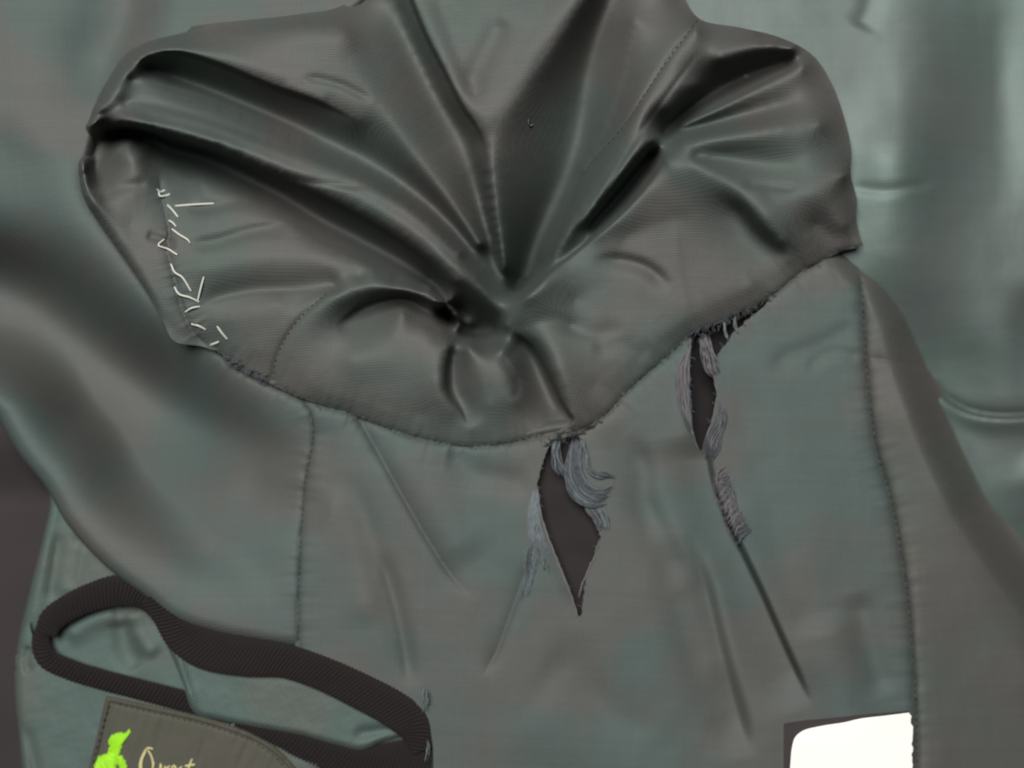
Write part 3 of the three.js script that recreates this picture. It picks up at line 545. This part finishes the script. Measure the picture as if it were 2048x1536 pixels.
// a bundle of yarns between two guide curves
function strands(parent, A, B_, n, mats, r, lift, jit = 2) {
  const a = spline(A, 6), b = spline(B_, 6), K = 6;
  for (let i = 0; i < n * 1.7; i++) {
    const t = Math.min(1, (i + rr(0, 1)) / (n * 1.7)), e0 = rr(0, 0.08), e1 = rr(0.88, 1), ph = rr(0, 6), pts = [];
    for (let k = 0; k <= K; k++) {
      const u = lerp(e0, e1, k / K), p = a[Math.round(u * (a.length - 1))], q = b[Math.round(u * (b.length - 1))];
      const x = lerp(p[0], q[0], t) + jit * Math.sin(ph + k * 1.7) + rr(-0.8, 0.8), y = lerp(p[1], q[1], t) + jit * Math.cos(ph * 1.3 + k * 1.3);
      pts.push([x, y, onBody(x, y) + (k === 0 || k === K ? 0 : lift * rr(0.5, 1.2))]);
    }
    mesh('loose_yarn', yarn(pts, r * rr(0.35, 0.8), 2, 5, 0.4), mats[Math.floor(rnd() * mats.length)], parent);
  }
}
const fringe = [];
for (const H of [H1, H2]) for (let i = 0; i < H.length; i++) for (let k = 0; k < 2; k++) { if (rnd() < 0.86) continue; const [x, y] = H[i], q = H[(i + 1) % H.length], L = Math.hypot(q[0] - x, q[1] - y) || 1, nx = -(q[1] - y) / L, ny = (q[0] - x) / L, e = rr(1.5, 5), o = rr(-1.5, 1.5), X = lerp(x, q[0], rnd()), Y = lerp(y, q[1], rnd()), z = onBody(X, Y); fringe.push(yarn([[X - nx * 3, Y - ny * 3, z + 1], [X + (nx + o) * e * 0.5, Y + (ny + o * 0.5) * e * 0.5, z + 2], [X + (nx + o * 1.6) * e, Y + (ny + o) * e, z - 2]], rr(0.6, 1.1), 2, 4)); }
mesh('fringe', mergeGeometries(fringe), M.fray2, G).userData = { kind: 'stuff' };
const F1 = [M.fray, M.fray2], F2 = [M.fray2, M.fray2, M.fray], F3 = [M.mauve, M.fray2];
strands(torn, [[1111, 873], [1103, 907], [1108, 939], [1122, 954]], [[1121, 879], [1119, 904], [1127, 929], [1133, 957]], 5, F1, 2.2, 9, 1);
strands(torn, [[1144, 880], [1134, 929], [1131, 961], [1147, 995], [1175, 1013], [1216, 1009]], [[1160, 878], [1162, 935], [1174, 962], [1194, 978], [1227, 970]], 40, F2, 1.7, 9, 3);
strands(torn, [[1159, 878], [1172, 923], [1181, 945], [1200, 956], [1228, 956]], [[1168, 876], [1175, 914], [1187, 943], [1212, 946], [1231, 955]], 7, F1, 1.9, 9, 2);
strands(torn, [[1175, 1018], [1191, 1039], [1197, 1062]], [[1202, 1014], [1212, 1026], [1219, 1048], [1216, 1066]], 9, F1, 1.7, 5, 1.5);
strands(torn, [[1067, 978], [1056, 1032], [1055, 1064], [1062, 1092]], [[1076, 984], [1078, 1032], [1090, 1076], [1103, 1122]], 20, [M.fray], 1.9, 4, 1.6);
strands(torn, [[1050, 1092], [1050, 1132], [1045, 1176], [1037, 1204]], [[1072, 1096], [1074, 1132], [1062, 1170], [1053, 1201]], 10, F2, 1.4, 4, 2);
for (let i = 0; i < 9; i++) { const t = rr(0.1, 0.9), x = lerp(1052, 1100, t), y = lerp(1085, 1120, t) + rr(-8, 12); strands(torn, [[x, y], [x + 5, y + rr(18, 34)]], [[x + 3, y], [x + rr(-6, 6), y + 30]], 1, F2, 1.3, 4, 2); }
strands(torn2, [[1375, 700], [1353, 742], [1353, 790], [1382, 873]], [[1384, 690], [1375, 742], [1380, 797], [1388, 880]], 11, F3, 2.0, 6, 1.2);
strands(torn2, [[1398, 670], [1402, 706], [1411, 742], [1429, 757]], [[1415, 668], [1429, 706], [1438, 731], [1440, 752]], 10, F3, 2.1, 8, 1.5);
strands(torn2, [[1448, 640], [1446, 655], [1455, 682]], [[1451, 640], [1450, 655], [1459, 682]], 2, [M.fray], 1.7, 6, 1);
strands(torn2, [[1469, 628], [1467, 645], [1475, 668]], [[1472, 628], [1471, 645], [1478, 668]], 2, [M.fray], 1.6, 6, 1);
strands(torn2, [[1437, 797], [1433, 837], [1415, 873], [1411, 920]], [[1455, 822], [1448, 863], [1437, 895], [1426, 928]], 11, F3, 1.8, 7, 1.8);
frayBundle(torn2, [[1452, 930], [1466, 985], [1482, 1018], [1504, 1058]], [[1428, 968], [1440, 1012], [1452, 1046], [1476, 1090]], 16, 5, 8, [M.mauve, M.fray2, M.mauve], 1.7, -0.12);
strands(torn2, [[1424, 955], [1436, 1000], [1450, 1046], [1470, 1090]], [[1456, 935], [1468, 990], [1482, 1022], [1503, 1068]], 14, F3, 1.6, 6, 4);
for (let i = 0; i < 10; i++) { const t = rnd(), x = lerp(1436, 1490, t) + rr(-8, 8), y = lerp(955, 1080, t); strands(torn2, [[x + 8, y - 12], [x + rr(-4, 8), y], [x - 8, y + 14]], [[x + 9, y - 10], [x, y + 2], [x - 6, y + 16]], 1, F3, 1.3, 9, 3); }
for (const [l, r] of [[[[1074, 970], [1082, 1028], [1099, 1082], [1118, 1130], [1136, 1174], [1152, 1220], [1157, 1246]], 2.3], [[[1200, 1078], [1188, 1114], [1176, 1140], [1166, 1165], [1157, 1195]], 1.8]]) mesh('torn_hem', yarn(spline(l, 9).map(([x, y]) => [x + rr(-1.2, 1.2), y + rr(-1.2, 1.2), onBody(x, y) + rr(0, 1.5)]), r, 1.5, 6, 0.4), M.mauve, torn);
for (const [l, r] of [[[[1382, 676], [1377, 740], [1380, 820], [1388, 876], [1402, 908]], 2.3], [[[1424, 742], [1434, 790], [1424, 842], [1408, 890]], 1.8]]) mesh('torn_hem', yarn(spline(l, 9).map(([x, y]) => [x + rr(-1.2, 1.2), y + rr(-1.2, 1.2), onBody(x, y) + rr(0, 1.5)]), r, 1.5, 6, 0.4), M.mauve, torn2);
// short fuzz along the seam
const fuzz = [];
for (let i = 0; i < 110; i++) {
  const p = SEAM[Math.floor(rnd() < 0.35 ? rr(0, 10) : rr(2, SEAM.length - 6))], a = rr(-0.9, 0.9) + Math.PI / 2, L = rr(3, 10), x = p[0] + rr(-6, 6), y = p[1] + rr(-2, 5), h = Math.max(onBody(x, y), onBunch(x, y));
  fuzz.push(yarn([[x, y, h], [x + Math.cos(a) * L * 0.5 + rr(-2, 2), y + Math.sin(a) * L * 0.5, h + 3], [x + Math.cos(a) * L, y + Math.sin(a) * L, h + 2]], 0.7, 2, 4));
}
const pale = [];
for (let i = 0; i < 70; i++) { const p = SEAM[Math.floor(rr(12, 52))], a = Math.PI / 2 + rr(-0.6, 0.6), L = rr(3, 12), x = p[0] + rr(-6, 6), y = p[1] + rr(2, 7), h = onBody(x, y) + 1; pale.push(yarn([[x, y, h], [x + Math.cos(a) * L * 0.5, y + Math.sin(a) * L * 0.5, h + 1.5], [x + Math.cos(a) * L, y + Math.sin(a) * L, h + 0.5]], 0.6, 2, 4)); }
mesh('fuzz', mergeGeometries(pale), M.fray, G).userData = { kind: 'stuff' };
mesh('fuzz', mergeGeometries(fuzz), M.fray2, G).userData = { kind: 'stuff' };
const fz2 = [], fz3 = [];
for (let i = 0; i < 130; i++) { const t = rnd(), lo = i % 2, x = lerp(1386, 1552, t), y = lerp(664, 587, t) + (lo ? lerp(26, 8, t) : 0) + rr(-3, 3), L = rr(5, 17), a = (lo ? -Math.PI / 2 : Math.PI / 2) + rr(-1.0, 0.9); const h = (lo ? onBody(x, y) : Math.max(onBody(x, y), onBunch(x, y))) + 1; (i % 3 ? fz2 : fz3).push(yarn([[x, y, h], [x + Math.cos(a) * L * 0.6 + rr(-3, 3), y + Math.sin(a) * L * 0.6, h + 3], [x + Math.cos(a) * L + rr(-3, 3), y + Math.sin(a) * L, h - 1]], rr(0.6, 1.2), 2, 4)); }
mesh('fuzz', mergeGeometries(fz2), M.seam, G).userData = { kind: 'stuff' };
mesh('fuzz', mergeGeometries(fz3), M.fray2, G).userData = { kind: 'stuff' };
const tangle = [];
for (let i = 0; i < 60; i++) { const t = rnd(), x = lerp(442, 536, t), y = lerp(708, 764, t) + rr(-9, 7), a = rr(0, 6.28), L = rr(7, 20), h = Math.max(onBody(x, y), onBunch(x, y)) + rr(0, 3); tangle.push(yarn([[x, y, h], [x + Math.cos(a) * L * 0.5 + rr(-4, 4), y + Math.sin(a) * L * 0.35 + rr(-3, 3), h + 3], [x + Math.cos(a) * L, y + Math.sin(a) * L * 0.6, h]], rr(0.7, 1.5), 2, 4)); }
mesh('fuzz', mergeGeometries(tangle), M.fray2, G).userData = { kind: 'stuff' };
// dark tangle where the first hole meets the seam
const knot = [];
for (let i = 0; i < 46; i++) { const x = rr(1096, 1196), y = lerp(884, 846, (x - 1096) / 100) + rr(-5, 12), a = rr(0, 6.28), L = rr(8, 22), h = Math.max(onBody(x, y), onBunch(x, y)) + rr(1, 4); knot.push(yarn([[x, y, h], [x + Math.cos(a) * L * 0.5 + rr(-4, 4), y + Math.sin(a) * L * 0.4 + rr(-3, 3), h + 3], [x + Math.cos(a) * L, y + Math.sin(a) * L * 0.7, h]], rr(0.7, 1.3), 2, 4)); }
mesh('fuzz', mergeGeometries(knot), M.seam, G).userData = { kind: 'stuff' };
// pale tuft at the end of the pocket binding, a stray curl of thread in the petal
for (let i = 0; i < 22; i++) { const low = i > 13, x = low ? rr(852, 861) : rr(846, 860), y = low ? rr(1478, 1500) : rr(1374, 1395), L = rr(14, 34), h = onBody(x, y) + rr(10, 18); mesh('loose_yarn', yarn([[x, y, h], [x + rr(-3, 3), y + L * 0.5, h + 3], [x + rr(-5, 5), y + L, h - 3]], rr(0.6, 1.1), 2, 5, 0.3), i % 3 ? M.fray : M.fray2, pocket); }
mesh('loose_yarn', yarn([[1057, 238], [1057, 247], [1062, 252], [1066, 248]].map(([x, y]) => [x, y, onBunch(x, y) + 3]), 1.3, 1.2, 5), M.fray, G);

// ---------------------------------------------------------------- white label beside the right seam
const C = thing('white_label', 'blank white label with an added dark halo edge, beside the right seam', 'label');
function slab(poly, h0, h1, bev, mat, name) {
  const P = [], I = [], n = poly.length; let cx = 0, cy = 0; for (const p of poly) { cx += p[0] / n; cy += p[1] / n; }
  const ring = (inset, h) => { const b = P.length / 3; poly.forEach(([x, y]) => { const L = Math.hypot(x - cx, y - cy), k = (L - inset) / L, hh = h + 4 * sm(1600, 1800, x) + 1.5 * n2(x / 60, y / 60); const v = at(cx + (x - cx) * k, cy + (y - cy) * k, hh); P.push(v.x, v.y, v.z); }); return b; };
  const r = [ring(0, h0), ring(0, h1 - bev), ring(bev * 0.3, h1 - bev * 0.3), ring(bev, h1)];
  for (let k = 0; k < 3; k++) for (let i = 0; i < n; i++) { const a = r[k] + i, b = r[k] + (i + 1) % n, c = r[k + 1] + i, d = r[k + 1] + (i + 1) % n; I.push(a, b, c, b, d, c); }
  const m = at(cx, cy, h1 + 3), ci = P.length / 3; P.push(m.x, m.y, m.z); for (let i = 0; i < n; i++) I.push(r[3] + i, r[3] + (i + 1) % n, ci);
  const g = new THREE.BufferGeometry(); g.setAttribute('position', new THREE.Float32BufferAttribute(P, 3)); g.setIndex(I); g.computeVertexNormals(); return mesh(name, g, mat, C);
}
const jag = []; for (let y = 1432; y < 1640; y += 7) jag.push([1822 + rr(-2.5, 3) + 3 * sm(1425, 1460, y), y]);
slab([[1569, 1640], [1569, 1447], [1600, 1442], [1660, 1436], [1740, 1428], [1816, 1422], [1818, 1440], [1818, 1640]], 60, 76, 2, new THREE.MeshStandardMaterial({ color: new THREE.Color(0.028, 0.02, 0.02), roughness: 0.9 }), 'dark_halo');  // dark slab added to stand in for the dark halo around the label
slab([...spline([[1576, 1640], [1580, 1530], [1584, 1492], [1590, 1474], [1606, 1461], [1640, 1452], [1690, 1444], [1720, 1437], [1770, 1431], [1818, 1425]], 6), ...jag], 77, 85, 3, M.paper, 'white_face');

renderer.render(scene, camera);
